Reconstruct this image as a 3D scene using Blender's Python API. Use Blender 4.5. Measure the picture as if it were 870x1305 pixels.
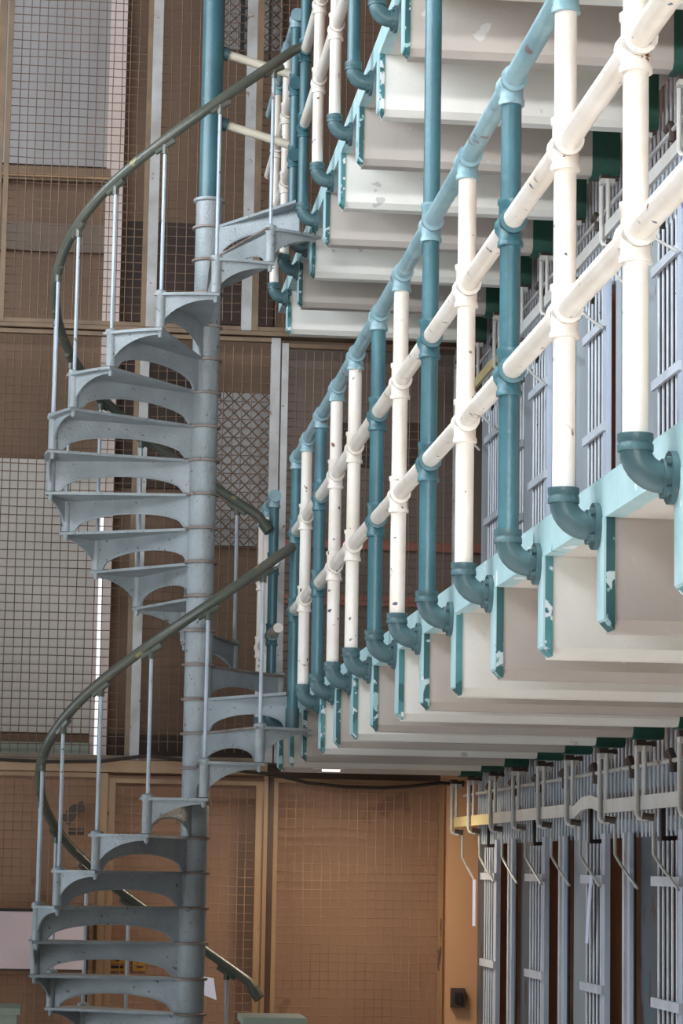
import bpy, math, random
from mathutils import Vector, Matrix
random.seed(7)
PI = math.pi
for o in list(bpy.data.objects): bpy.data.objects.remove(o)
scene = bpy.context.scene
col = scene.collection

# ------------------------------------------------------------------ camera
EYE = 1.63
F_PX, PITCH, YAW, ROLL = 3300.0, 0.1368, 0.1034, 0.0169
cam_d = bpy.data.cameras.new('camera'); cam = bpy.data.objects.new('camera', cam_d); col.objects.link(cam)
cam_d.sensor_fit = 'HORIZONTAL'; cam_d.sensor_width = 36.0; cam_d.lens = 36.0 * F_PX / 870.0
cam_d.clip_start = 0.05; cam_d.clip_end = 200
fw = Vector((math.sin(YAW) * math.cos(PITCH), math.cos(YAW) * math.cos(PITCH), math.sin(PITCH)))
rt = Vector((math.cos(YAW), -math.sin(YAW), 0)); up = rt.cross(fw)
r2 = rt * math.cos(ROLL) + up * math.sin(ROLL); u2 = -rt * math.sin(ROLL) + up * math.cos(ROLL)
M = Matrix((r2, u2, -fw)).transposed().to_4x4(); M.translation = (0, 0, EYE)
cam.matrix_world = M
scene.camera = cam

# ------------------------------------------------------------------ light
w = bpy.data.worlds.new('world'); scene.world = w; w.use_nodes = True
bg = w.node_tree.nodes['Background']; bg.inputs[0].default_value = (0.80, 0.88, 1.0, 1); bg.inputs[1].default_value = 0.06
def area(name, loc, target, sx, sy, power, color):
    d = bpy.data.lights.new(name, 'AREA'); d.shape = 'RECTANGLE'; d.size = sx; d.size_y = sy; d.energy = power; d.color = color
    o = bpy.data.objects.new(name, d); col.objects.link(o); o.location = loc
    o.rotation_euler = (Vector(target) - Vector(loc)).to_track_quat('-Z', 'Y').to_euler()
    return o
sky = area('roof_skylight', (-1.2, 3.5, 11.0), (-1.2, 3.5, 0), 2.6, 9.0, 1050, (0.90, 0.95, 1.0)); sky.data.spread = math.radians(50)
area('hall_window', (-7.0, 6.0, 7.4), (1.0, 8.0, 4.0), 15.0, 3.6, 2250, (0.84, 0.92, 1.0))
area('entrance_window', (-1.0, -6.5, 2.83), (-0.5, 10.0, 2.83), 9.0, 0.6, 1700, (0.95, 0.97, 1.0))
area('side_fill', (-2.9, 11.5, 1.35), (2.0, 11.5, 1.35), 6.0, 1.5, 85, (0.80, 0.90, 1.0))  # added fill lamp, brightens ground floor cells and lower stair from the left
vs = scene.view_settings
vs.view_transform = 'Standard'; vs.look = 'None'; vs.gamma = 1.0; vs.use_curve_mapping = False; vs.exposure = 0.0

# ------------------------------------------------------------------ materials
def srgb(r, g, b):
    return tuple(((c / 255) / 12.92 if c / 255 <= 0.04045 else ((c / 255 + 0.055) / 1.055) ** 2.4) for c in (r, g, b)) + (1,)
def paint(name, base, second=None, chip=None, rough=0.5, var_scale=6.0, chip_scale=22.0, chip_at=0.70, chip2=None, bump=0.15, metallic=0.0, stretch=(1, 1, 1), var_amt=1.0):
    m = bpy.data.materials.new(name); m.use_nodes = True
    nt = m.node_tree; N = nt.nodes; L = nt.links; b = N['Principled BSDF']
    tc = N.new('ShaderNodeTexCoord'); oi = N.new('ShaderNodeObjectInfo')
    mp = N.new('ShaderNodeMapping'); mp.inputs['Scale'].default_value = stretch
    off = N.new('ShaderNodeMath'); off.operation = 'MULTIPLY'; off.inputs[1].default_value = 37.0
    L.new(oi.outputs['Random'], off.inputs[0])
    cb = N.new('ShaderNodeCombineXYZ')
    for i in range(3): L.new(off.outputs[0], cb.inputs[i])
    L.new(tc.outputs['Object'], mp.inputs['Vector']); L.new(cb.outputs[0], mp.inputs['Location'])
    n1 = N.new('ShaderNodeTexNoise'); n1.inputs['Scale'].default_value = var_scale; n1.inputs['Detail'].default_value = 5
    L.new(mp.outputs[0], n1.inputs['Vector'])
    r1 = N.new('ShaderNodeValToRGB'); r1.color_ramp.elements[0].position = 0.35; r1.color_ramp.elements[1].position = 0.68
    sec = second or tuple(c * 0.82 for c in base[:3]) + (1,)
    r1.color_ramp.elements[0].color = base
    r1.color_ramp.elements[1].color = tuple(base[i] * (1 - var_amt) + sec[i] * var_amt for i in range(3)) + (1,)
    L.new(n1.outputs['Fac'], r1.inputs[0]); cur = r1.outputs[0]
    def chipmix(cur, colr, sc, at, seed):
        n = N.new('ShaderNodeTexNoise'); n.inputs['Scale'].default_value = sc; n.inputs['Detail'].default_value = 3; n.inputs['Distortion'].default_value = seed
        L.new(mp.outputs[0], n.inputs['Vector'])
        r = N.new('ShaderNodeValToRGB'); r.color_ramp.elements[0].position = at; r.color_ramp.elements[1].position = at + 0.025
        L.new(n.outputs['Fac'], r.inputs[0])
        mx = N.new('ShaderNodeMix'); mx.data_type = 'RGBA'; mx.inputs['B'].default_value = colr
        L.new(r.outputs[0], mx.inputs['Factor']); L.new(cur, mx.inputs['A'])
        return mx.outputs['Result']
    if chip: cur = chipmix(cur, chip, chip_scale, chip_at, 0.0)
    if chip2: cur = chipmix(cur, chip2, chip_scale * 0.7, chip_at, 0.6)
    L.new(cur, b.inputs['Base Color']); b.inputs['Roughness'].default_value = rough; b.inputs['Metallic'].default_value = metallic
    if bump:
        bp = N.new('ShaderNodeBump'); bp.inputs['Strength'].default_value = bump; bp.inputs['Distance'].default_value = 0.008
        n2 = N.new('ShaderNodeTexNoise'); n2.inputs['Scale'].default_value = 60; n2.inputs['Detail'].default_value = 3
        L.new(mp.outputs[0], n2.inputs['Vector']); L.new(n2.outputs['Fac'], bp.inputs['Height']); L.new(bp.outputs[0], b.inputs['Normal'])
    return m
RUST = srgb(120, 72, 40); NAVY = srgb(66, 74, 96)
MT = {}
MT['white_pipe'] = paint('white_pipe', srgb(230, 223, 214), srgb(214, 203, 188), NAVY, 0.38, 5, 24, 0.70, RUST)
MT['teal_pipe'] = paint('teal_pipe', srgb(56, 95, 103), srgb(70, 112, 120), srgb(110, 138, 142), 0.35, 5, 18, 0.72)
MT['pale_teal'] = paint('pale_teal', srgb(116, 150, 158), srgb(142, 170, 176), srgb(116, 100, 100), 0.38, 9, 14, 0.66, srgb(166, 190, 194))
MT['elbow_teal'] = paint('elbow_teal', srgb(72, 100, 104), srgb(60, 88, 92), srgb(104, 104, 96), 0.42, 8, 18, 0.72)
MT['fascia_teal'] = paint('fascia_teal', srgb(160, 196, 199), srgb(180, 208, 211), srgb(225, 232, 232), 0.5, 7, 10, 0.66, srgb(100, 160, 165))
MT['edge_dark'] = paint('edge_dark', srgb(34, 78, 80), srgb(44, 92, 94), srgb(150, 190, 190), 0.5, 8, 20, 0.60, srgb(190, 205, 205))
MT['edge_mid'] = paint('edge_mid', srgb(62, 120, 124), srgb(84, 142, 146), srgb(215, 222, 222), 0.5, 8, 18, 0.56, srgb(40, 90, 92))
MT['rib_white'] = paint('rib_white', srgb(234, 232, 224), srgb(224, 221, 210), srgb(196, 192, 186), 0.6, 2.5, 9, 0.70)
MT['rib_beige'] = paint('rib_beige', srgb(190, 180, 170), srgb(180, 171, 162), srgb(210, 204, 198), 0.6, 2.5, 9, 0.70)
MT['rib_green'] = paint('rib_green', srgb(24, 70, 58), srgb(32, 82, 68), srgb(90, 130, 110), 0.5, 12, 20, 0.74)
MT['slab'] = paint('slab', srgb(214, 208, 198), srgb(200, 194, 186), None, 0.7, 2)
MT['stair'] = paint('stair', srgb(158, 165, 167), srgb(140, 147, 148), srgb(92, 96, 94), 0.42, 6, 34, 0.68, None, bump=0.5)
MT['stair_edge'] = paint('stair_edge', srgb(150, 138, 130), srgb(120, 100, 90), srgb(92, 74, 66), 0.5, 8, 24, 0.64)
MT['handrail'] = paint('handrail', srgb(74, 80, 70), srgb(94, 92, 82), srgb(132, 124, 84), 0.32, 5, 9, 0.66, srgb(84, 74, 70))
MT['baluster'] = paint('baluster', srgb(186, 196, 204), srgb(160, 170, 178), srgb(110, 104, 98), 0.35, 6, 20, 0.68)
MT['guard'] = paint('guard', srgb(214, 204, 184), srgb(196, 186, 166), srgb(150, 130, 100), 0.45, 6, 18, 0.7)
MT['cell_steel'] = paint('cell_steel', srgb(172, 180, 186), srgb(150, 156, 160), srgb(116, 104, 96), 0.4, 3, 12, 0.70, stretch=(1, 1, 0.4))
MT['cell_bar'] = paint('cell_bar', srgb(214, 220, 228), srgb(190, 196, 202), srgb(120, 116, 112), 0.38, 6, 18, 0.72)
MT['cell_blue'] = paint('cell_blue', srgb(200, 208, 222), srgb(180, 190, 206), srgb(110, 120, 150), 0.38, 5, 16, 0.70, stretch=(1, 1, 0.3))
MT['dark_steel'] = paint('dark_steel', srgb(88, 98, 106), srgb(84, 84, 84), srgb(74, 58, 50), 0.45, 4, 9, 0.60, stretch=(1, 1, 0.4))
MT['rusty'] = paint('rusty', srgb(84, 66, 54), srgb(62, 54, 50), srgb(150, 146, 140), 0.5, 10, 22, 0.68)
MT['linkage'] = paint('linkage', srgb(206, 206, 204), srgb(190, 184, 172), srgb(120, 100, 80), 0.42, 5, 16, 0.70)
MT['interior'] = paint('interior', srgb(206, 156, 124), srgb(180, 134, 106), None, 0.8, 2)
MT['cream'] = paint('cream', srgb(226, 206, 150), srgb(212, 192, 140), None, 0.6, 3)
MT['wall_brown'] = paint('wall_brown', srgb(118, 93, 73), srgb(106, 83, 66), None, 0.8, 1.4)
MT['wall_umber'] = paint('wall_umber', srgb(116, 101, 89), srgb(104, 90, 80), None, 0.8, 1.6)
MT['wall_tan'] = paint('wall_tan', srgb(172, 134, 106), srgb(160, 123, 98), srgb(146, 110, 90), 0.7, 0.9, 3, 0.68)
MT['wall_orange'] = paint('wall_orange', srgb(222, 172, 126), srgb(212, 160, 116), None, 0.7, 1.2)
MT['panel_pale'] = paint('panel_pale', srgb(186, 177, 167), srgb(172, 163, 154), None, 0.6, 1.2)
MT['panel_grey'] = paint('panel_grey', srgb(164, 160, 158), srgb(146, 140, 138), None, 0.4, 1.0, stretch=(3, 1, 0.3))
MT['pilaster'] = paint('pilaster', srgb(212, 194, 184), srgb(200, 180, 170), None, 0.6, 2)
MT['dark_void'] = paint('dark_void', srgb(56, 44, 38), srgb(70, 54, 44), None, 0.8, 4)
MT['mesh_wire'] = paint('mesh_wire', srgb(122, 98, 80), srgb(100, 78, 64), None, 0.5, 4, bump=0)
MT['mesh_wire_tan'] = paint('mesh_wire_tan', srgb(172, 136, 106), srgb(132, 96, 74), None, 0.5, 3, bump=0)
MT['frame_white'] = paint('frame_white', srgb(176, 174, 172), srgb(150, 144, 138), srgb(120, 96, 76), 0.45, 6, 20, 0.68)
MT['frame_brown'] = paint('frame_brown', srgb(128, 104, 78), srgb(104, 84, 66), None, 0.5, 5)
MT['frame_tan'] = paint('frame_tan', srgb(164, 130, 94), srgb(136, 102, 72), srgb(96, 72, 52), 0.5, 4, 14, 0.68, stretch=(1, 1, 0.3))
MT['frame_dark'] = paint('frame_dark', srgb(88, 62, 46), srgb(70, 52, 40), None, 0.5, 4)
MT['red_strip'] = paint('red_strip', srgb(150, 92, 72), srgb(136, 84, 68), None, 0.6, 4)
MT['white_strip'] = paint('white_strip', srgb(244, 244, 244), srgb(232, 232, 236), None, 0.3, 4)
MT['pink_board'] = paint('pink_board', srgb(228, 206, 206), srgb(214, 190, 190), None, 0.5, 2)
MT['black_trim'] = paint('black_trim', srgb(38, 34, 32), srgb(48, 42, 38), None, 0.5, 4)
MT['yellow_box'] = paint('yellow_box', srgb(196, 150, 52), srgb(176, 128, 44), srgb(60, 46, 30), 0.5, 8, 16, 0.66)
MT['paper'] = paint('paper', srgb(226, 230, 250), srgb(210, 214, 240), None, 0.6, 3, bump=0)
MT['grey_green'] = paint('grey_green', srgb(150, 158, 140), srgb(136, 146, 130), None, 0.6, 3)
MT['floor'] = paint('floor', srgb(176, 168, 162), srgb(160, 153, 148), srgb(184, 176, 170), 0.35, 0.8, 3, 0.66)
MT['cable'] = paint('cable', srgb(44, 36, 32), srgb(56, 46, 40), None, 0.5, 6, bump=0)

mt = bpy.data.materials.new('lamp_tube'); mt.use_nodes = True; b_ = mt.node_tree.nodes['Principled BSDF']
b_.inputs['Base Color'].default_value = (0.9, 0.88, 0.85, 1); b_.inputs['Emission Color'].default_value = (1.0, 0.93, 0.85, 1); b_.inputs['Emission Strength'].default_value = 1.0
MT['lamp_tube'] = mt
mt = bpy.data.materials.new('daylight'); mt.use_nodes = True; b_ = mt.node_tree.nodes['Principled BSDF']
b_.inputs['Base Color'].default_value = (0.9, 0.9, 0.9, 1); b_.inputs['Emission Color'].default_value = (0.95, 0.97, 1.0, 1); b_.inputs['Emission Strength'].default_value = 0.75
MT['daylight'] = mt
# ------------------------------------------------------------------ helpers
WORLD = {}
class MB:
    def __init__(s): s.v = []; s.f = []; s.sm = []
    def add(s, vs_, fs, smooth=False):
        k = len(s.v); s.v += [tuple(v) for v in vs_]; s.f += [tuple(i + k for i in f) for f in fs]; s.sm += [smooth] * len(fs); return s
    def box(s, x0, x1, y0, y1, z0, z1):
        vs_ = [(x, y, z) for z in (z0, z1) for y in (y0, y1) for x in (x0, x1)]
        return s.add(vs_, [(0, 2, 3, 1), (4, 5, 7, 6), (0, 1, 5, 4), (2, 6, 7, 3), (0, 4, 6, 2), (1, 3, 7, 5)])
    def prism(s, poly, axis, a0, a1):
        # poly: list of 2-D points in the plane perpendicular to axis
        def mk(p, a): return {'x': (a, p[0], p[1]), 'y': (p[0], a, p[1]), 'z': (p[0], p[1], a)}[axis]
        n = len(poly); vs_ = [mk(p, a0) for p in poly] + [mk(p, a1) for p in poly]
        fs = [tuple(range(n))[::-1], tuple(range(n, 2 * n))] + [(i, (i + 1) % n, n + (i + 1) % n, n + i) for i in range(n)]
        return s.add(vs_, fs)
    def tube(s, pts, r, n=12, cap=True, radii=None):
        pts = [Vector(p) for p in pts]; m = len(pts)
        tans = []
        for i in range(m):
            a = pts[max(i - 1, 0)]; b = pts[min(i + 1, m - 1)]; tans.append((b - a).normalized())
        ref = Vector((0, 0, 1)) if abs(tans[0].z) < 0.9 else Vector((1, 0, 0))
        nrm = (ref - tans[0] * ref.dot(tans[0])).normalized(); vs_ = []
        for i in range(m):
            if i: nrm = (nrm - tans[i] * nrm.dot(tans[i])).normalized()
            bn = tans[i].cross(nrm); rr = radii[i] if radii else r
            for j in range(n):
                a = 2 * PI * j / n; vs_.append(pts[i] + nrm * (rr * math.cos(a)) + bn * (rr * math.sin(a)))
        fs = [(i * n + j, i * n + (j + 1) % n, (i + 1) * n + (j + 1) % n, (i + 1) * n + j) for i in range(m - 1) for j in range(n)]
        s.add(vs_, fs, True)
        if cap:
            k = len(s.v) - len(vs_)
            s.f += [tuple(k + j for j in range(n))[::-1], tuple(k + (m - 1) * n + j for j in range(n))]; s.sm += [False, False]
        return s
    def lathe(s, prof, c=(0, 0, 0), n=16):
        # prof: list of (radius, z)
        pts = [(c[0], c[1], c[2] + z) for r, z in prof]
        vs_ = []
        for r, z in prof:
            for j in range(n):
                a = 2 * PI * j / n; vs_.append((c[0] + r * math.cos(a), c[1] + r * math.sin(a), c[2] + z))
        m = len(prof)
        fs = [(i * n + j, i * n + (j + 1) % n, (i + 1) * n + (j + 1) % n, (i + 1) * n + j) for i in range(m - 1) for j in range(n)]
        k = len(s.v); s.add(vs_, fs, True)
        s.f += [tuple(k + j for j in range(n))[::-1], tuple(k + (m - 1) * n + j for j in range(n))]; s.sm += [False, False]
        return s
    def mesh(s, name, mat, origin=(0, 0, 0)):
        me = bpy.data.meshes.new(name); ox, oy, oz = origin
        me.from_pydata([(x - ox, y - oy, z - oz) for x, y, z in s.v], [], s.f)
        me.polygons.foreach_set('use_smooth', s.sm); me.materials.append(MT[mat]); me.validate(); me.update()
        me.set_sharp_from_angle(angle=math.radians(38))
        return me
def put(name, data, parent=None, loc=(0, 0, 0), rotz=0.0):
    """link an object at a world position (parents are never rotated unless loc is given in their frame)"""
    o = bpy.data.objects.new(name, data); col.objects.link(o)
    loc = Vector(loc); WORLD[o] = loc
    if parent is not None:
        o.parent = parent; o.location = loc - WORLD[parent]
    else: o.location = loc
    o.rotation_euler = (0, 0, rotz)
    return o
def obj(name, mb, mat, parent=None, origin=None):
    if origin is None:
        xs = [v[0] for v in mb.v]; ys = [v[1] for v in mb.v]; zs = [v[2] for v in mb.v]
        origin = ((min(xs) + max(xs)) / 2, (min(ys) + max(ys)) / 2, min(zs))
    return put(name, mb.mesh(name, mat, origin), parent, origin)
def thing(name, label, cat, loc, group=None):
    o = put(name, None, None, loc); o.empty_display_size = 0.2
    return tag(o, label, cat, group)
def tag(o, label=None, cat=None, group=None, kind=None):
    if label: o['label'] = label
    if cat: o['category'] = cat
    if group: o['group'] = group
    if kind: o['kind'] = kind
    return o
def struct(name, mb, mat, label=None):
    o = obj(name, mb, mat); o['kind'] = 'structure'
    if label: o['label'] = label
    return o
def B(*a): return MB().box(*a)

# ------------------------------------------------------------------ setting
XR = 1.10                       # railing line
XC = 2.40                       # cell fronts
YE = 15.30                      # wire-mesh end screen
YB = 15.95                      # back wall behind the screen
TIER = [0.0, 2.48, 4.96]        # walking levels
struct('ceiling_light_blocker', B(-7, 6, -8, 1.7, 2.32, 2.48), 'slab', 'added overhead slab cutting off the low front light')  # unseen slab added above the camera, keeps front light off the lower stair
struct('wall_left', B(-3.3, -2.95, -8, 17, 0, 5.2), 'dark_steel', 'blank flank of the opposite cell block')
struct('floor', B(-7, 6, -8, 18, -0.10, 0.0), 'floor', 'worn brown concrete cell house floor')
wall = struct('wall_end', B(-7, 6, YB, YB + 0.2, 0, 9.5), 'wall_brown', 'brown end wall behind the wire mesh screens')
def wpart(name, x0, x1, z0, z1, mat, t=0.03, y=YB, parent=wall): return obj(name, B(x0, x1, y - t, y, z0, z1), mat, parent)
# upper zone
wpart('window_panel', -1.6, 0.13, 5.97, 8.2, 'panel_grey', 0.05)
wpart('window_ledge', -1.6, 0.15, 5.86, 5.95, 'frame_brown', 0.09)
wpart('ledge_nosing', -1.6, 0.15, 5.875, 5.895, 'frame_tan', 0.11)
wpart('dado', -1.6, 0.13, 5.42, 5.60, 'wall_umber', 0.04)
wpart('pilaster', 0.13, 0.235, 2.22, 8.2, 'pilaster', 0.08)
for (x0, x1, z0, z1) in ((0.26, 0.72, 5.0, 5.64), (0.26, 0.72, 3.95, 4.80), (0.76, 1.20, 5.0, 5.64), (1.62, 1.90, 4.12, 4.40), (2.0, 2.24, 4.12, 4.42)):
    wpart('dark_opening', x0, x1, z0, z1, 'dark_void', 0.02)
wpart('bright_window', 0.80, 1.22, 6.78, 8.0, 'panel_grey', 0.05)
for x in (0.96, 1.14): obj('window_bar', B(x - 0.012, x + 0.012, YB - 0.14, YB - 0.11, 6.70, 8.0), 'black_trim', wall)
# middle zone
wpart('pale_panel', -1.6, 0.13, 2.42, 4.10, 'panel_pale', 0.05)
wpart('green_sill', -1.6, 0.13, 2.24, 2.36, 'grey_green', 0.10)
wpart('pale_window', 0.74, 1.20, 3.60, 4.56, 'panel_grey', 0.05)
wpart('dark_skirting', 0.24, 1.2, 2.22, 2.42, 'dark_void', 0.04)
wpart('umber_panel', 1.21, 2.6, 2.25, 4.9, 'wall_umber', 0.01)
wpart('red_strip', 1.3, 2.6, 3.60, 3.66, 'red_strip', 0.04); wpart('red_strip', 1.3, 2.6, 3.25, 3.31, 'red_strip', 0.04)
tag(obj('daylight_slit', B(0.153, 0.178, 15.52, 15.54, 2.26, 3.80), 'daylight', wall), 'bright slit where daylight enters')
# lower zone : plastered tan wall closer to the screen
low = struct('wall_lower', B(-7, 2.3, 15.55, 15.75, 0, 2.16), 'wall_tan', 'tan plastered wall behind the lower wire screens')
struct('wall_pier', B(2.24, 2.62, 15.22, 15.54, 0, 2.20), 'wall_orange', 'orange tan pier where the cell fronts end')
# diamond lattice in front of pale windows
def lattice(x0, x1, z0, z1, y, s=0.075, r=0.004):
    m = MB()
    for d in (1, -1):
        k = -int((z1 - z0) / s) - 1
        while x0 + k * s < x1 + (z1 - z0):
            # line x = xa + d*(z - z0)
            xa = x0 + k * s; pts = []
            for z in (z0, z1): pts.append((xa + d * (z - z0), z))
            (xa_, za), (xb_, zb) = pts
            def clip(xa_, za, xb_, zb):
                t0, t1 = 0.0, 1.0; dx = xb_ - xa_
                for lim, sg in ((x0, 1), (x1, -1)):
                    if abs(dx) < 1e-9: continue
                    t = (lim - xa_) / dx
                    if dx * sg > 0: t0 = max(t0, t)
                    else: t1 = min(t1, t)
                return t0, t1
            t0, t1 = clip(xa_, za, xb_, zb)
            if t1 - t0 > 0.02:
                p = (xa_ + (xb_ - xa_) * t0, y, za + (zb - za) * t0); q = (xa_ + (xb_ - xa_) * t1, y, za + (zb - za) * t1)
                m.tube([p, q], r, 4)
            k += 1
    return m
for (x0, x1, z0, z1) in ((0.80, 1.22, 6.78, 7.4), (0.74, 1.20, 3.60, 4.56)):
    tag(obj('diamond_lattice', lattice(x0, x1, z0, z1, YB - 0.09), 'frame_brown', wall), kind='stuff')

# ------------------------------------------------------------------ wire mesh screens (all stand in the plane y = YE)
def wires(x0, x1, z0, z1, y, s=0.052, r=0.0027):
    m = MB(); nx = max(1, round((x1 - x0) / s)); nz = max(1, round((z1 - z0) / s))
    rg = random.Random(int(x0 * 100 + z0 * 1000))
    for i in range(1, nx):
        x = x0 + (x1 - x0) * i / nx; j = [rg.uniform(-0.004, 0.004) for _ in range(5)]
        m.tube([(x + j[k], y, z0 + (z1 - z0) * k / 4) for k in range(5)], r, 4, False)
    for i in range(1, nz):
        z = z0 + (z1 - z0) * i / nz; j = [rg.uniform(-0.004, 0.004) for _ in range(5)]
        m.tube([(x0 + (x1 - x0) * k / 4, y + 0.006, z + j[k]) for k in range(5)], r, 4, False)
    return m
def screen(x0, x1, z0, z1, label, fmat, wmat, fwid=0.045, s=0.052, r=0.0027, y=YE, bead=True):
    t = thing('mesh_screen', label, 'wire screen', ((x0 + x1) / 2, y, z0), 'wire mesh screens on the end wall')
    for a, b in ((x0, x0 + fwid), (x1 - fwid, x1)):
        st = obj('frame_stile', B(a, b, y - 0.025, y + 0.025, z0, z1), fmat, t)
    for a, b in ((z0, z0 + 0.025), (z1 - 0.025, z1)):
        obj('frame_rail', B(x0 + fwid, x1 - fwid, y - 0.022, y + 0.022, a, b), 'frame_brown' if fmat == 'frame_white' else fmat, t)
    tag(obj('wire_mesh', wires(x0 + fwid, x1 - fwid, z0 + fwid, z1 - fwid, y, s, r), wmat, t), kind='stuff')
    return t
screen(-1.55, -0.50, 4.83, 7.6, 'brown framed wire screen cut off at the upper left edge', 'frame_brown', 'mesh_wire')
screen(-0.49, 0.385, 4.83, 7.6, 'upper wire mesh screen in front of the grey window panel', 'frame_brown', 'mesh_wire', 0.03)
screen(0.385, 1.02, 4.83, 7.6, 'upper wire screen behind the teal stair pole', 'frame_white', 'mesh_wire', 0.06, 0.056)
screen(1.02, 2.4, 4.83, 7.6, 'upper wire screen behind the topmost gallery railing', 'frame_brown', 'mesh_wire', 0.04)
screen(-1.55, 0.36, 2.24, 4.79, 'middle wire mesh screen in front of the pale wall panel left of the staircase', 'frame_brown', 'mesh_wire', 0.03)
screen(0.36, 1.20, 2.24, 4.79, 'middle wire mesh screen directly behind the staircase column', 'frame_white', 'mesh_wire', 0.055, 0.056)
screen(1.21, 2.30, 2.24, 4.76, 'middle wire mesh screen behind the white and teal railing posts', 'frame_white', 'mesh_wire', 0.04)
screen(-1.55, 0.20, 0.02, 2.16, 'lower tan wire screen left of the staircase foot', 'frame_tan', 'mesh_wire_tan', 0.03)
screen(0.24, 1.155, 0.02, 2.13, 'lower tan wire screen door behind the staircase column', 'frame_tan', 'mesh_wire_tan', 0.045)
screen(1.215, 2.22, 0.02, 2.15, 'lower tan wire screen between staircase and cell fronts', 'frame_tan', 'mesh_wire_tan', 0.025)
struct('trim_1', B(-1.6, 2.42, YE - 0.05, YE + 0.08, 4.797, 4.822), 'frame_brown')
struct('trim_2', B(-1.6, 1.17, YE - 0.06, YE + 0.20, 2.165, 2.235), 'frame_tan')
struct('trim_3', B(1.155, 1.178, YE - 0.05, YE + 0.04, 0, 2.16), 'frame_tan')
struct('trim_4', B(1.178, 1.215, YE - 0.02, YE + 0.04, 0, 2.16), 'frame_dark')
struct('trim_5', B(0.20, 0.24, YE - 0.04, YE + 0.04, 0, 2.16), 'frame_tan')

# ------------------------------------------------------------------ galleries
POSTS2 = [4.23, 4.98, 5.73, 6.475, 7.22, 7.98, 8.71, 9.37, 10.15, 10.87, 11.56, 12.25, 12.80]
RIBS2 = [3.48] + POSTS2[:-1] + [13.18, 13.93, 14.66]
POSTS3 = [7.34, 8.09, 8.84, 9.59, 10.42, 11.19, 12.0, 12.77]
RIBS3 = [4.2, 4.95, 5.7, 6.45, 7.20, 7.95, 8.70, 9.45, 10.25, 11.0, 11.75, 12.47, 13.2, 13.93, 14.66]
def rib_body():
    prof = [(-0.07, 0.0), (-0.07, -0.230), (-0.045, -0.255), (0.02, -0.255), (0.02, 0.0)]
    return MB().prism(prof, 'x', 1.203, 2.22)
def rib_plate(x0, x1, cut):
    m = MB(); z = -0.255
    c0 = 0.027 if x0 < 1.18 else 0.022; c1 = max(0.0, c0 - (x1 - x0))
    m.prism([(x0, 0.0), (x0, z + c0), (x1, z + c1), (x1, 0.0)], 'y', -0.076, 0.0)
    return m
ME_RIB = {m: rib_body().mesh('rib', m) for m in ('rib_white', 'rib_beige')}
ME_EDGE = rib_plate(1.178, 1.183, 0.03).mesh('edge_plate', 'fascia_teal')
ME_STRIP = {m: rib_plate(1.183, 1.203, 0.022).mesh('edge_strip', m) for m in ('edge_dark', 'edge_mid')}
ME_GREEN = MB().prism([(-0.074, 0.0), (-0.074, -0.245), (-0.058, -0.262), (0.025, -0.262), (0.025, 0.0)], 'x', 2.22, 2.345).mesh('wall_end', 'rib_green')
def gallery(level, ribs, first_white, label):
    zb = level - 0.06
    g = obj('walkway', B(1.225, XC + 0.02, 2.6, YE - 0.06, zb, level + 0.01), 'slab'); tag(g, label, kind='structure')
    obj('fascia', B(1.18, 1.225, 2.6, YE - 0.06, zb, level + 0.035), 'fascia_teal', g)
    for i, y in enumerate(ribs):
        wh = (i + first_white) % 2 == 0
        r = put('rib', ME_RIB['rib_white' if wh else 'rib_beige'], g, (0, y, zb))
        put('edge_plate', ME_EDGE, r, (0, y, zb)); put('edge_strip', ME_STRIP['edge_mid' if wh else 'edge_dark'], r, (0, y, zb))
        put('wall_end', ME_GREEN, r, (0, y, zb))
    return g
gallery(TIER[1], RIBS2, 0, 'second tier concrete gallery with teal edged ribs underneath')
gallery(TIER[2] + 0.035, RIBS3, 0, 'third tier concrete gallery with cream soffit ribs seen from below')

PR = 0.0265
def ringed(path_a, path_b, r0, r1):
    """pipe fitting sleeve with a raised bead at both ends"""
    a, b = Vector(path_a), Vector(path_b); L_ = (b - a).length; d = (b - a) / L_
    st = [(0, r1), (0.012, r1), (0.017, r0), (L_ - 0.017, r0), (L_ - 0.012, r1), (L_, r1)]
    return [a + d * t for t, _ in st], [r for _, r in st]
def tee_mesh(mat, top=False):
    m = MB()
    p, r = ringed((0, 0, -0.062), (0, 0, 0.0 if top else 0.062), 0.031, 0.0345); m.tube(p, 0, 16, True, r)
    p, r = ringed((0, -0.05, 0), (0, 0.05, 0), 0.032, 0.0355); m.tube(p, 0, 16, True, r)
    return m.mesh('tee_fitting', mat)
ME_TEE = {(mt, tp): tee_mesh(mt, tp) for mt in ('white_pipe', 'teal_pipe', 'pale_teal') for tp in (False, True)}
def elbow_mesh():
    m = MB(); c = 0.055; pts = [(0, 0, 0.075)] + [(c - c * math.cos(a), 0, c - c * math.sin(a)) for a in [PI / 2 * i / 7 for i in range(8)]] + [(0.062, 0, 0)]
    m.tube(pts, 0.0325, 16)
    p, r = ringed((0, 0, 0.05), (0, 0, 0.085), 0.034, 0.0365); m.tube(p, 0, 16, True, r)
    return m.mesh('elbow', 'elbow_teal')
ME_ELBOW = elbow_mesh()
def flange_mesh():
    m = MB(); m.tube([(0.052, 0, 0), (0.066, 0, 0)], 0.038, 16); m.tube([(0.066, 0, 0), (0.079, 0, 0)], 0.054, 18)
    for a in (0.785, 2.356, 3.927, 5.498): m.tube([(0.056, 0.042 * math.cos(a), 0.042 * math.sin(a)), (0.068, 0.042 * math.cos(a), 0.042 * math.sin(a))], 0.009, 6)
    return m.mesh('flange', 'elbow_teal')
ME_FLANGE = flange_mesh()
HL, HM, HT = 0.493, 0.887, 1.264
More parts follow.
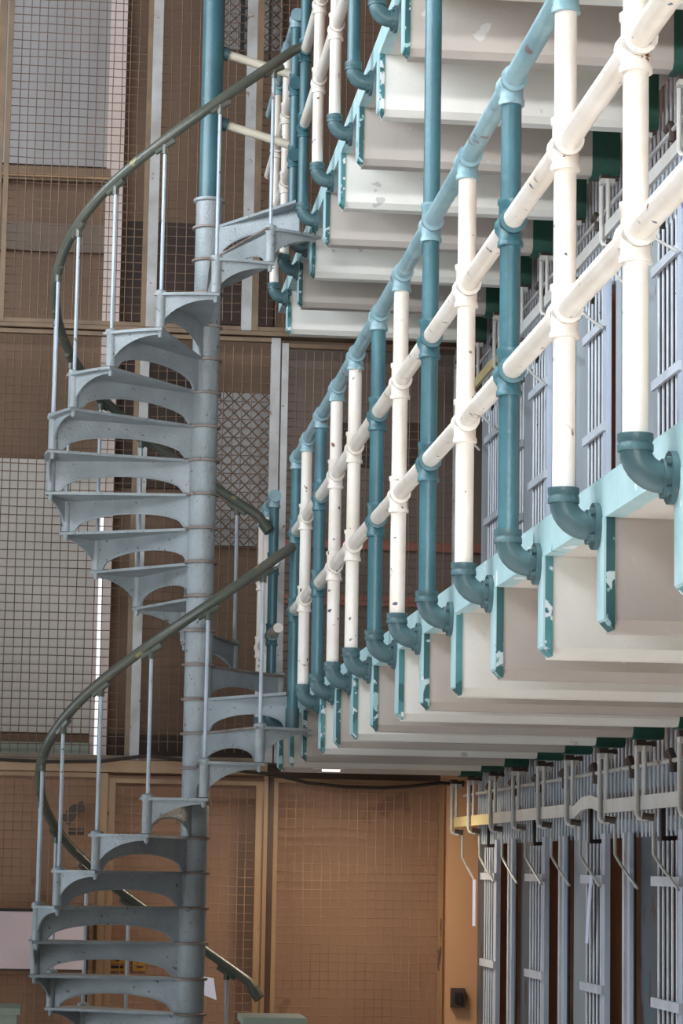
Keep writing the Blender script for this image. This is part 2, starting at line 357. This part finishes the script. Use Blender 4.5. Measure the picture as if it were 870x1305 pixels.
def railing(label, zb, posts, rails, tall=(), stand=None):
    """posts: (y, colour); rails: (height, y0, y1, material)"""
    t = thing('gallery_railing', label, 'railing', (XR, posts[0][0], zb - 0.03))
    rng = random.Random(len(posts))
    for hgt, y0, y1, mt in rails:
        obj('rail', MB().tube([(XR, y0, zb + hgt), (XR, (y0 + y1) / 2, zb + hgt + 0.004), (XR, y1, zb + hgt)], PR, 16), mt, t)
    for i, (y, c) in enumerate(posts):
        mt = 'white_pipe' if c == 'w' else 'teal_pipe'
        ztop = zb + (HT if i not in tall else 2.30)
        free = stand is not None and i == len(posts) - 1
        p = obj('post', MB().tube([(XR, y, stand if free else zb + 0.06), (XR, y, ztop)], PR if c == 'w' else PR * 1.02, 16), mt, t, (XR, y, zb))
        tag(p, 'cream white railing post' if c == 'w' else 'teal railing post')
        if not free:
            tag(put('elbow', ME_ELBOW, p, (XR, y, zb)), 'dark teal elbow fitting'); put('flange', ME_FLANGE, p, (XR, y, zb))
        else:
            obj('foot_socket', MB().tube([(XR, y, stand), (XR, y, stand + 0.10)], 0.034, 14), 'elbow_teal', p)
        for hgt, y0, y1, rm in rails:
            if y0 - 0.1 <= y <= y1 + 0.1:
                top = hgt > 1.1
                put('tee_fitting', ME_TEE[('pale_teal' if top else mt, top and i not in tall)], p, (XR, y, zb + hgt))
    return t
ZB2, ZB3 = 2.408, 4.886
C2 = 'twwtwtwtwwtwt'
railing('long white and teal pipe railing of the second tier with two white lower rails', ZB2, list(zip(POSTS2, C2)),
        [(HL, 3.4, 12.80, 'white_pipe'), (HM, 3.4, 12.80, 'white_pipe'), (HT, 3.4, 12.82, 'pale_teal')], tall=(5,), stand=2.313)
railing('short railing piece of the second tier beyond the spiral staircase', ZB2, [(14.22, 't'), (14.62, 'w'), (15.05, 'w')],
        [(HL, 13.78, 15.2, 'white_pipe'), (HM, 14.1, 15.2, 'white_pipe'), (HT, 14.19, 15.2, 'pale_teal')])
railing('pipe railing of the third tier with teal elbows, right of the staircase top', ZB3, list(zip(POSTS3, 'twwtwtwt'.replace('twwtwtwt', 'wtwwtwwt'))),
        [(HL, 6.9, 12.77, 'white_pipe'), (HM, 6.9, 12.77, 'white_pipe'), (HT, 6.9, 12.77, 'pale_teal')])
railing('short far railing piece of the third tier behind the staircase top', ZB3, [(13.36, 't'), (13.9, 'w'), (14.6, 'w')],
        [(HL, 13.34, 15.2, 'white_pipe'), (HM, 13.34, 15.2, 'white_pipe'), (HT, 13.34, 15.2, 'pale_teal')])

# ------------------------------------------------------------------ spiral staircase
CX, CY, RS, DPHI = 0.66, 13.42, 0.80, math.radians(19.7)
PHI11 = math.radians(-19.5)
Z2, RA, RBS = 2.49, 0.178, 0.1785
st = thing('spiral_staircase', 'grey cast iron spiral staircase with arched risers and thin balusters', 'staircase', (CX, CY, 0))
def sector(r0, r1, a0, a1, z0, z1, n=6, xmax=None):
    m = MB(); poly = []
    for i in range(n + 1):
        a = a0 + (a1 - a0) * i / n; poly.append((r1 * math.sin(a), -r1 * math.cos(a)))
    for i in range(n + 1):
        a = a1 + (a0 - a1) * i / n; poly.append((r0 * math.sin(a), -r0 * math.cos(a)))
    if xmax is not None: poly = [(min(x, xmax), y) for x, y in poly]
    return m.prism(poly, 'z', z0, z1)
def riser_mesh(r, length=RS, th=0.010):
    m = MB(); n = 22; a, b = 0.062, length - 0.012
    topz = -0.012; xs = [a + (b - a) * i / n for i in range(n + 1)]
    def zb(t):
        u = (t - 0.5) / 0.455
        return -r if abs(u) >= 1 else -r + (r - 0.088) * math.sqrt(1 - u * u) ** 0.9
    zs = [zb(i / n) for i in range(n + 1)]
    vs_ = []
    for x in (-th / 2, th / 2):
        for i in range(n + 1): vs_ += [(x, -xs[i], topz), (x, -xs[i], zs[i])]
    fs = []; o = 2 * (n + 1)
    for i in range(n):
        k = 2 * i
        fs += [(k, k + 1, k + 3, k + 2), (o + k, o + k + 2, o + k + 3, o + k + 1), (k + 1, o + k + 1, o + k + 3, k + 3), (k, k + 2, o + k + 2, o + k)]
    fs += [(0, o, o + 1, 1), (2 * n, 2 * n + 1, o + 2 * n + 1, o + 2 * n)]
    # stiffening lip along the arch
    m.add(vs_, fs)
    lip = [(0, -xs[i], zs[i]) for i in range(1, n)]
    m.tube(lip, 0.0075, 5)
    return m
def outer_mesh(r, th=0.008):
    m = MB(); n = 10; vs_ = []
    for rr in (RS - th / 2, RS + th / 2):
        for i in range(n + 1):
            t = i / n; a = DPHI * t; zb = -r + (r - 0.03) * math.sqrt(max(0, 1 - (1 - t) ** 2)) ** 1.2
            vs_ += [(rr * math.sin(a), -rr * math.cos(a), -0.012), (rr * math.sin(a), -rr * math.cos(a), zb)]
    fs = []; o = 2 * (n + 1)
    for i in range(n):
        k = 2 * i; fs += [(k, k + 2, k + 3, k + 1), (o + k, o + k + 1, o + k + 3, o + k + 2), (k + 1, k + 3, o + k + 3, o + k + 1), (k, o + k, o + k + 2, k + 2)]
    fs += [(0, 1, o + 1, o), (2 * n, o + 2 * n, o + 2 * n + 1, 2 * n + 1)]
    return m.add(vs_, fs)
def sleeve_mesh(r):
    m = MB()
    m.lathe([(0.008, -r - 0.045), (0.012, -r - 0.035), (0.012, -r - 0.02), (0.016, -r - 0.015), (0.017, -r), (0.026, -r + 0.004), (0.025, -r + 0.015), (0.025, -0.02), (0.030, -0.012), (0.033, 0.0), (0.030, 0.012), (0.014, 0.018)], (0, -RS, 0), 14)
    return m
def hub_mesh(r):
    return MB().lathe([(0.066, -r), (0.071, -r + 0.012), (0.071, -0.012), (0.066, -0.011)], (0, 0, 0), 24)
def ring_mesh():
    return MB().lathe([(0.070, -0.014), (0.086, -0.013), (0.087, -0.002), (0.070, 0.001)], (0, 0, 0), 24)
def nosing_mesh():
    m = MB(); a = -0.034; d = Vector((math.sin(a), -math.cos(a), 0)); p, q = d * 0.09, d * (RS + 0.028)
    return m.tube([(p.x, p.y, -0.007), (q.x, q.y, -0.007)], 0.0075, 6)
def tread_mesh():
    m = sector(0.06, RS + 0.028, -0.028, DPHI + 0.02, -0.014, 0.0)
    return m
STEP = {}
for r in (RA, RBS):
    STEP[r] = dict(tread=tread_mesh().mesh('step', 'stair'), riser_web=riser_mesh(r).mesh('riser_web', 'stair'), outer_web=outer_mesh(r).mesh('outer_web', 'stair'),
                   sleeve=sleeve_mesh(r).mesh('baluster_sleeve', 'stair'), hub=hub_mesh(r).mesh('hub', 'stair'), ring=ring_mesh().mesh('ring', 'stair_edge'), nosing=nosing_mesh().mesh('nosing', 'stair_edge'))
def sub(name, me, parent):      # child that shares its parent's frame
    o = bpy.data.objects.new(name, me); col.objects.link(o); o.parent = parent; WORLD[o] = WORLD[parent]; return o
def flight(z0, r, start_handrail, end_pts, HR, lift):
    for i in range(1, 14):
        phi = PHI11 + (i - 11) * DPHI; z = z0 + i * r
        s = put('step', STEP[r]['tread'], st, (CX, CY, z), phi)
        for k in ('riser_web', 'outer_web', 'hub', 'ring', 'nosing'): sub(k, STEP[r][k], s)
        sub('baluster_sleeve', STEP[r]['sleeve'], s)
        if i >= 2:
            bx, by = CX + RS * math.sin(phi), CY - RS * math.cos(phi)
            b = obj('baluster', MB().tube([(bx, by, z + 0.012), (bx, by, z + HR - 0.02 + lift * max(0.0, phi + 0.5) ** 1.5)], 0.0095, 8), 'baluster', st)
            zl = z; z = z + lift * max(0.0, phi + 0.5) ** 1.5; tx, ty = math.cos(phi), math.sin(phi); dz = r / DPHI / RS * 0.045
            tag(obj('bracket', MB().tube([(bx, by, z + HR - 0.075), (bx, by, z + HR - 0.03)], 0.017, 8, True).tube([(bx - tx * 0.05, by - ty * 0.05, z + HR - 0.036 - dz), (bx + tx * 0.05, by + ty * 0.05, z + HR - 0.036 + dz)], 0.016, 8), 'handrail', b), 'dark bracket under the handrail')
    # landing
    phi = PHI11 + 3 * DPHI; z = z0 + 14 * r
    ld = put('landing', sector(0.06, RS + 0.028, -0.02, math.radians(104), -0.014, 0.0, 14).mesh('landing', 'stair'), st, (CX, CY, z), phi)
    me = MB(); poly = []
    a0, a1 = phi - 0.03, phi + math.radians(104)
    for k in range(19):
        a = a0 + (a1 - a0) * k / 18; poly.append((min((RS + 0.028) * math.sin(a), 0.405), -(RS + 0.028) * math.cos(a)))
    for k in range(13):
        a = a1 + (a0 - a1) * k / 12; poly.append((0.06 * math.sin(a), -0.06 * math.cos(a)))
    ld.data = me.prism(poly, 'z', -0.014, 0.0).mesh('landing', 'stair'); ld.rotation_euler = (0, 0, 0)
    h = sub('hub', STEP[r]['hub'], ld); sub('ring', STEP[r]['ring'], ld)
    rw = sub('riser_web', riser_mesh(r, RS - 0.10).mesh('riser_web', 'stair'), ld); rw.rotation_euler = (0, 0, phi)
    # handrail helix
    pts = []
    def hp(p): return (CX + RS * math.sin(p), CY - RS * math.cos(p), z0 + r * (11 + (p - PHI11) / DPHI) + HR + lift * max(0.0, p + 0.5) ** 1.5)
    p0, p1 = start_handrail, math.radians(26); n = 64
    pts = [hp(p0 + (p1 - p0) * k / n) for k in range(n + 1)] + end_pts
    a = Vector(pts[0]); b = Vector(pts[1]); d = (a - b).normalized()
    pts = [tuple(a + d * 0.05 + Vector((0, 0, -0.03)))] + pts
    hr = obj('handrail', MB().tube(pts, 0.0255, 12), 'handrail', st)
    tag(hr, 'dark green and worn brown round handrail')
    obj('rail_end', MB().tube([tuple(a + d * 0.03 + Vector((0, 0, -0.02))), tuple(a + d * 0.075 + Vector((0, 0, -0.045)))], 0.033, 12), 'handrail', hr)
flight(Z2 - 14 * RA, RA, math.radians(-206), [(1.045, 12.735, 3.185), (1.082, 12.785, 3.215)], 0.745, 0.05)
flight(Z2, RBS, math.radians(-206), [(1.045, 12.725, 5.765), (1.082, 12.765, 5.795)], 0.785, 0.09)
obj('pole', MB().lathe([(0.058, 0), (0.058, 3.2)], (CX, CY, 5.14), 20), 'teal_pipe', st)
obj('collar', MB().lathe([(0.071, 0.0), (0.071, 0.13), (0.085, 0.136), (0.085, 0.15), (0.06, 0.151)], (CX, CY, Z2 + 14 * RBS), 24), 'stair', st)
obj('foot', MB().lathe([(0.14, 0.0), (0.14, 0.02), (0.075, 0.05), (0.071, 0.30)], (CX, CY, Z2 - 14 * RA), 20), 'stair', st)
# guard rails from pole to the far gallery post
gr = thing('guard_rail', 'pair of short cream guard rails between teal stair pole and gallery post', 'railing', (0.9, CY, 5.4))
for z in (5.955, 5.565):
    g1 = obj('rail', MB().tube([(CX + 0.06, CY + 0.02, z), (1.085, 13.44, z - 0.10)], 0.024, 12), 'guard', gr)
    obj('collar', MB().tube([(CX + 0.045, CY + 0.018, z + 0.004), (CX + 0.085, CY + 0.022, z - 0.006)], 0.036, 12), 'elbow_teal', g1)

# ------------------------------------------------------------------ cell block
PITCH_C = 1.435
DOORS = [11.67 + k * PITCH_C for k in range(-2, 3)]     # far edge of each door
struct('wall_cells_back', B(4.3, 4.45, 5.5, YE + 0.3, 0, 7.6), 'interior', 'dark back wall of the cells')
for k in range(-3, 4):
    y = 11.67 + 0.25 + k * PITCH_C
    if y < 15.4: struct('wall_partition_%d' % (k + 4), B(XC + 0.04, 4.3, y - 0.06, y + 0.06, 0, 7.4), 'interior', 'brown partition wall between two cells')
for lv in (1, 2):
    struct('ceiling_cells_%d' % lv, B(XC + 0.03, 4.3, 5.5, YE + 0.3, TIER[lv] - 0.12, TIER[lv]), 'interior', 'slab between stacked cells')
ME_BAR = MB().tube([(0, 0, 0), (0, 0, 1.70)], 0.0065, 8).mesh('bar', 'cell_bar')
ME_SHORT = MB().tube([(0, 0, 0), (0, 0, 0.62)], 0.0065, 8).mesh('transom_bar', 'cell_bar')
def cell_front(d, z, closed, label, plate_mat, idx):
    t = thing('cell_front', label, 'cell front', (XC, d - 0.4, z + 0.01), 'barred cell fronts')
    pl = obj('plate', B(XC - 0.012, XC + 0.012, d + 0.06, d + 0.46, z + 0.01, z + 1.80), plate_mat, t)
    m = MB()
    for q in range(7): m.tube([(XC - 0.022, d + 0.12, z + 0.2 + q * 0.25), (XC - 0.012, d + 0.12, z + 0.2 + q * 0.25)], 0.010, 6)
    obj('rivets', m, plate_mat, pl)
    # dark jamb between plate and door
    obj('jamb', B(XC - 0.03, XC + 0.03, d + 0.005, d + 0.04, z + 0.01, z + 1.95), 'black_trim', t)
    # sliding door, proud of the front
    x = XC - 0.045
    y1 = d; y0 = d - 0.46
    dr = obj('door', B(x - 0.012, x + 0.012, y0, y0 + 0.07, z + 0.05, z + 1.80), 'cell_blue', t)
    for q in range(5): put('bar', ME_BAR, dr, (x, y0 + 0.13 + q * 0.078, z + 0.06))
    for zz in (0.18, 0.65, 1.125, 1.60): obj('crossbar', B(x - 0.026, x - 0.012, y0, y1 + 0.02, z + zz - 0.018, z + zz + 0.020), 'cell_bar', dr)
    # beside the door: post, then fixed bars (closed) or an open gap
    if closed:
        obj('mullion', B(XC - 0.02, XC + 0.02, d - 0.60, d - 0.49, z + 0.01, z + 1.80), 'cell_steel', t)
        for q in range(4): put('bar', ME_BAR, t, (XC, d - 0.66 - q * 0.075, z + 0.08))
        for zz in (0.40, 1.02, 1.42): obj('crossbar', B(XC - 0.02, XC - 0.006, d - 0.93, d - 0.61, z + zz, z + zz + 0.04), 'cell_steel', t)
    else:
        obj('door_post', B(XC - 0.06, XC - 0.045, d - 0.98, d - 0.93, z + 0.01, z + 1.80), 'cell_blue', t)
        obj('door_post', B(XC - 0.06, XC - 0.045, d - 0.87, d - 0.83, z + 0.01, z + 1.80), 'cell_bar', t)
        obj('channel', B(XC - 0.03, XC - 0.02, d - 0.93, d - 0.87, z + 0.01, z + 1.80), 'dark_steel', t)
    # latch plate on the plate
    lt = obj('latch', B(XC - 0.05, XC - 0.012, d + 0.08, d + 0.22, z + 0.62, z + 0.72), plate_mat, pl)
    obj('hasp', MB().tube([(XC - 0.04, d + 0.05, z + 0.70), (XC - 0.05, d + 0.04, z + 0.66), (XC - 0.05, d + 0.04, z + 0.52)], 0.010, 6), 'cell_bar', pl)
    # header and transom bars
    hd = obj('header', B(XC - 0.005, XC + 0.03, d - 0.97, d + 0.455, z + 1.80, z + 1.86), 'cell_steel', t)
    obj('header_band', B(XC - 0.006, XC + 0.02, d - 0.97, d + 0.455, z + 1.98, z + 2.07), 'cell_steel', t)
    for q in range(19): put('transom_bar', ME_SHORT, t, (XC - 0.02, d - 0.95 + q * 0.0745, z + 1.78))
    return t
NTH = ['nearest', 'second', 'third', 'fourth', 'farthest']
for i, d in enumerate(DOORS):
    if d - 0.98 > YE: continue
    cell_front(d, 0.0, False, '%s ground floor cell front from the right edge, door slid open' % NTH[i], 'dark_steel' if i != 2 else 'cell_steel', i)
for i, d in enumerate(DOORS):
    cell_front(d, TIER[1], True, '%s barred cell front of the second tier behind the railing' % NTH[i], 'cell_steel', i)

# door operating linkage
HANG = [9.34, 10.06, 10.78, 11.52, 12.22, 12.92, 13.62, 14.36, 15.0]
def hanger_mesh():
    m = MB()
    m.tube([(0, 0, 0.28), (0, 0, 0.0), (0.004, -0.012, -0.02), (0.03, -0.03, -0.03), (0.06, -0.03, -0.01)], 0.010, 8)
    m.tube([(0.02, -0.05, 0.26), (0.02, -0.05, 0.04)], 0.009, 8)
    m.box(-0.012, 0.05, -0.05, -0.005, 0.24, 0.262)
    return m.mesh('hanger', 'linkage')
ME_HANG = hanger_mesh()
ME_KNOB = MB().tube([(-0.01, 0, 0), (0.03, 0, 0.0)], 0.022, 10).tube([(0.03, 0, 0), (0.07, 0.0, 0.008)], 0.012, 8).mesh('pivot', 'rusty')
ME_CLIP = MB().tube([(0, 0.0, 0.02), (0, -0.06, 0.03), (0, -0.10, 0.0), (0, -0.10, -0.05)], 0.016, 8).mesh('clip', 'rusty')
def linkage(z, label):
    x = 2.25; zb = z + 1.906
    t = thing('door_linkage', label, 'door mechanism', (x, 12.0, zb))
    for i in range(len(HANG) - 1):
        a, b = HANG[i], HANG[i + 1]
        if z == 0 and i == 2:
            m = MB()
            pts = [(a + 0.01, 0.0), (a + 0.25, 0.028), (a + 0.45, 0.022), (b - 0.1, -0.012), (b - 0.01, -0.006)]
            for (ya, za), (yb, zc) in zip(pts, pts[1:]):
                m.add([(x + sx, yy, zb + zz + h) for sx in (-0.008, 0.008) for yy, zz in ((ya, za), (yb, zc)) for h in (-0.028, 0.028)],
                      [(0, 1, 3, 2), (4, 6, 7, 5), (0, 2, 6, 4), (1, 5, 7, 3), (0, 4, 5, 1), (2, 3, 7, 6)])
            obj('flat_bar', m, 'linkage', t)
        else:
            obj('flat_bar', B(x - 0.008, x + 0.008, a + 0.008, b - 0.008, zb - 0.028, zb + 0.028), 'linkage' if i < 6 else 'cream', t)
    obj('rod', MB().tube([(x + 0.05, HANG[0] - 0.3, zb + 0.155), (x + 0.05, HANG[-1], zb + 0.155)], 0.009, 8), 'linkage', t)
    for i, y in enumerate(HANG):
        h = put('hanger', ME_HANG, t, (x - 0.02, y, zb - 0.04))
        put('pivot', ME_KNOB, h, (x - 0.02, y - 0.02, zb + 0.225))
        put('clip', ME_CLIP, h, (x + 0.05, y - 0.22, zb + 0.16))
        obj('foot', MB().tube([(x - 0.005, y - 0.03, zb - 0.052), (x + 0.04, y - 0.04, zb - 0.058)], 0.014, 8), 'rusty', h)
        obj('drop_rod', MB().tube([(x + 0.04, y - 0.02, zb - 0.04), (x + 0.04, y - 0.03, zb - 0.20), (x + 0.05, y - 0.08, zb - 0.235), (x + 0.07, y - 0.32, zb - 0.335)], 0.007, 6), 'linkage', t)
    return t
linkage(0.0, 'white flat bar door mechanism hanging above the ground floor cells')
linkage(TIER[1], 'cream flat bar door mechanism above the second tier cells')

# paper tags tied to two ground floor doors
def tag_obj(y, z, h, wd, label, x=XC - 0.085, lean=0.0):
    m = MB(); m.prism([(y, z), (y - wd, z), (y - wd + lean, z - h), (y + lean, z - h)], 'x', x - 0.002, x + 0.002)
    return tag(obj('paper_tag', m, 'paper'), label, 'tag')
tag_obj(11.40, 1.62, 0.30, 0.06, 'long white paper tag hanging on the door nearer the right edge', lean=0.09)
tag_obj(14.72, 1.58, 0.26, 0.10, 'white paper tag on the farthest cell door beside the orange pier')
lb = thing('lock_box', 'small rusty lock box on the orange pier low down', 'lock box', (2.30, 15.16, 0.84))
obj('case', B(2.265, 2.345, 15.17, 15.22, 0.84, 0.95), 'rusty', lb); obj('face', B(2.285, 2.325, 15.155, 15.17, 0.865, 0.925), 'black_trim', lb)

# ------------------------------------------------------------------ lamp under the gallery
lm = thing('ceiling_lamp', 'small white tube lamp under the second tier gallery near the end wall', 'lamp', (1.5, 14.3, 2.17))
obj('housing', B(1.35, 1.66, 14.27, 14.33, 2.172, 2.42), 'slab', lm)
obj('tube', MB().tube([(1.40, 14.30, 2.168), (1.50, 14.30, 2.168)], 0.010, 10), 'lamp_tube', lm)
ld_ = bpy.data.lights.new('lamp_light', 'AREA'); ld_.shape = 'RECTANGLE'; ld_.size = 0.3; ld_.size_y = 0.3; ld_.energy = 20; ld_.color = (1.0, 0.85, 0.68)
lo_ = bpy.data.objects.new('lamp_light', ld_); col.objects.link(lo_); lo_.parent = lm; lo_.location = (0, 0, -0.035)

# ------------------------------------------------------------------ things near the end wall
pb = thing('notice_board', 'pale pink notice board with black trim standing behind the staircase foot', 'board', (-0.4, 15.2, 0.0))
obj('panel', B(-1.0, 0.133, 15.16, 15.185, 1.03, 1.355), 'pink_board', pb)
obj('top_trim', B(-1.0, 0.14, 15.155, 15.19, 1.355, 1.372), 'black_trim', pb); obj('side_trim', B(0.133, 0.155, 15.155, 15.19, 1.02, 1.372), 'black_trim', pb)
obj('bottom_trim', B(-1.0, 0.14, 15.155, 15.19, 1.015, 1.03), 'frame_dark', pb)
for x in (-0.9, 0.145): obj('leg', B(x - 0.01, x + 0.01, 15.16, 15.185, 0, 1.015), 'black_trim', pb)
for n, (x0, x1, lab) in enumerate(((0.27, 0.395, 'yellow placard with dark print seen between lower treads'), (0.42, 0.50, 'narrow yellow placard beside the dark printed one'))):
    yb = thing('placard', lab, 'placard', ((x0 + x1) / 2, 15.54, 1.0), 'yellow placards behind the stair')
    obj('board', B(x0, x1, 15.535, 15.549, 1.01, 1.125), 'yellow_box', yb)
    m = MB(); cx = (x0 + x1) / 2
    if n == 0: m.tube([(cx, 15.535, 1.085), (cx, 15.532, 1.085)], 0.02, 12).box(cx - 0.04, cx + 0.035, 15.5325, 15.535, 1.025, 1.05)
    else: m.box(cx - 0.02, cx + 0.02, 15.5325, 15.535, 1.03, 1.04)
    obj('print', m, 'black_trim', yb)
tag(obj('paper_note', MB().prism([(0.80, 1.0), (0.885, 0.985), (0.905, 0.86), (0.80, 0.90)], 'y', 15.285, 15.297), 'paper'), 'small white paper note on the lower screen right of the column', 'note')
m = MB(); m.prism([(-0.03, 1.90), (0.03, 1.97), (0.10, 2.0), (0.11, 1.95), (0.05, 1.90), (0.02, 1.85)], 'y', 15.40, 15.46); m.box(0.02, 0.11, 15.42, 15.46, 1.80, 1.84)
tag(obj('wall_bracket', m, 'rusty'), 'dark rusty bracket behind the lower left wire screen', 'bracket')
cp = [(-1.4, 15.2, 2.235), (-0.39, 15.2, 2.223), (-0.12, 15.2, 2.217), (0.2, 15.19, 2.225), (0.47, 15.19, 2.265), (0.68, 15.19, 2.24), (1.05, 15.19, 2.18), (1.19, 15.19, 2.172), (1.4, 15.19, 2.125), (1.63, 15.19, 2.104), (1.85, 15.19, 2.104), (2.0, 15.19, 2.114), (2.19, 15.19, 2.14), (2.33, 15.19, 2.13)]
tag(obj('cable', MB().tube(cp, 0.010, 8), 'cable'), 'black cable drooping along the top of the lower screens', 'cable')
def crate(x0, x1, y0, y1, h, label):
    t = thing('cabinet', label, 'cabinet', ((x0 + x1) / 2, (y0 + y1) / 2, 0), 'grey green cabinets')
    obj('body', B(x0, x1, y0, y1, 0, h - 0.03), 'grey_green', t); obj('top', B(x0 - 0.015, x1 + 0.015, y0 - 0.015, y1 + 0.015, h - 0.03, h), 'grey_green', t)
crate(0.84, 1.10, 11.9, 12.25, 0.955, 'grey green cabinet top at the bottom edge right of the staircase')
crate(-0.60, -0.19, 11.9, 12.3, 0.985, 'grey green cabinet corner in the lower left corner')
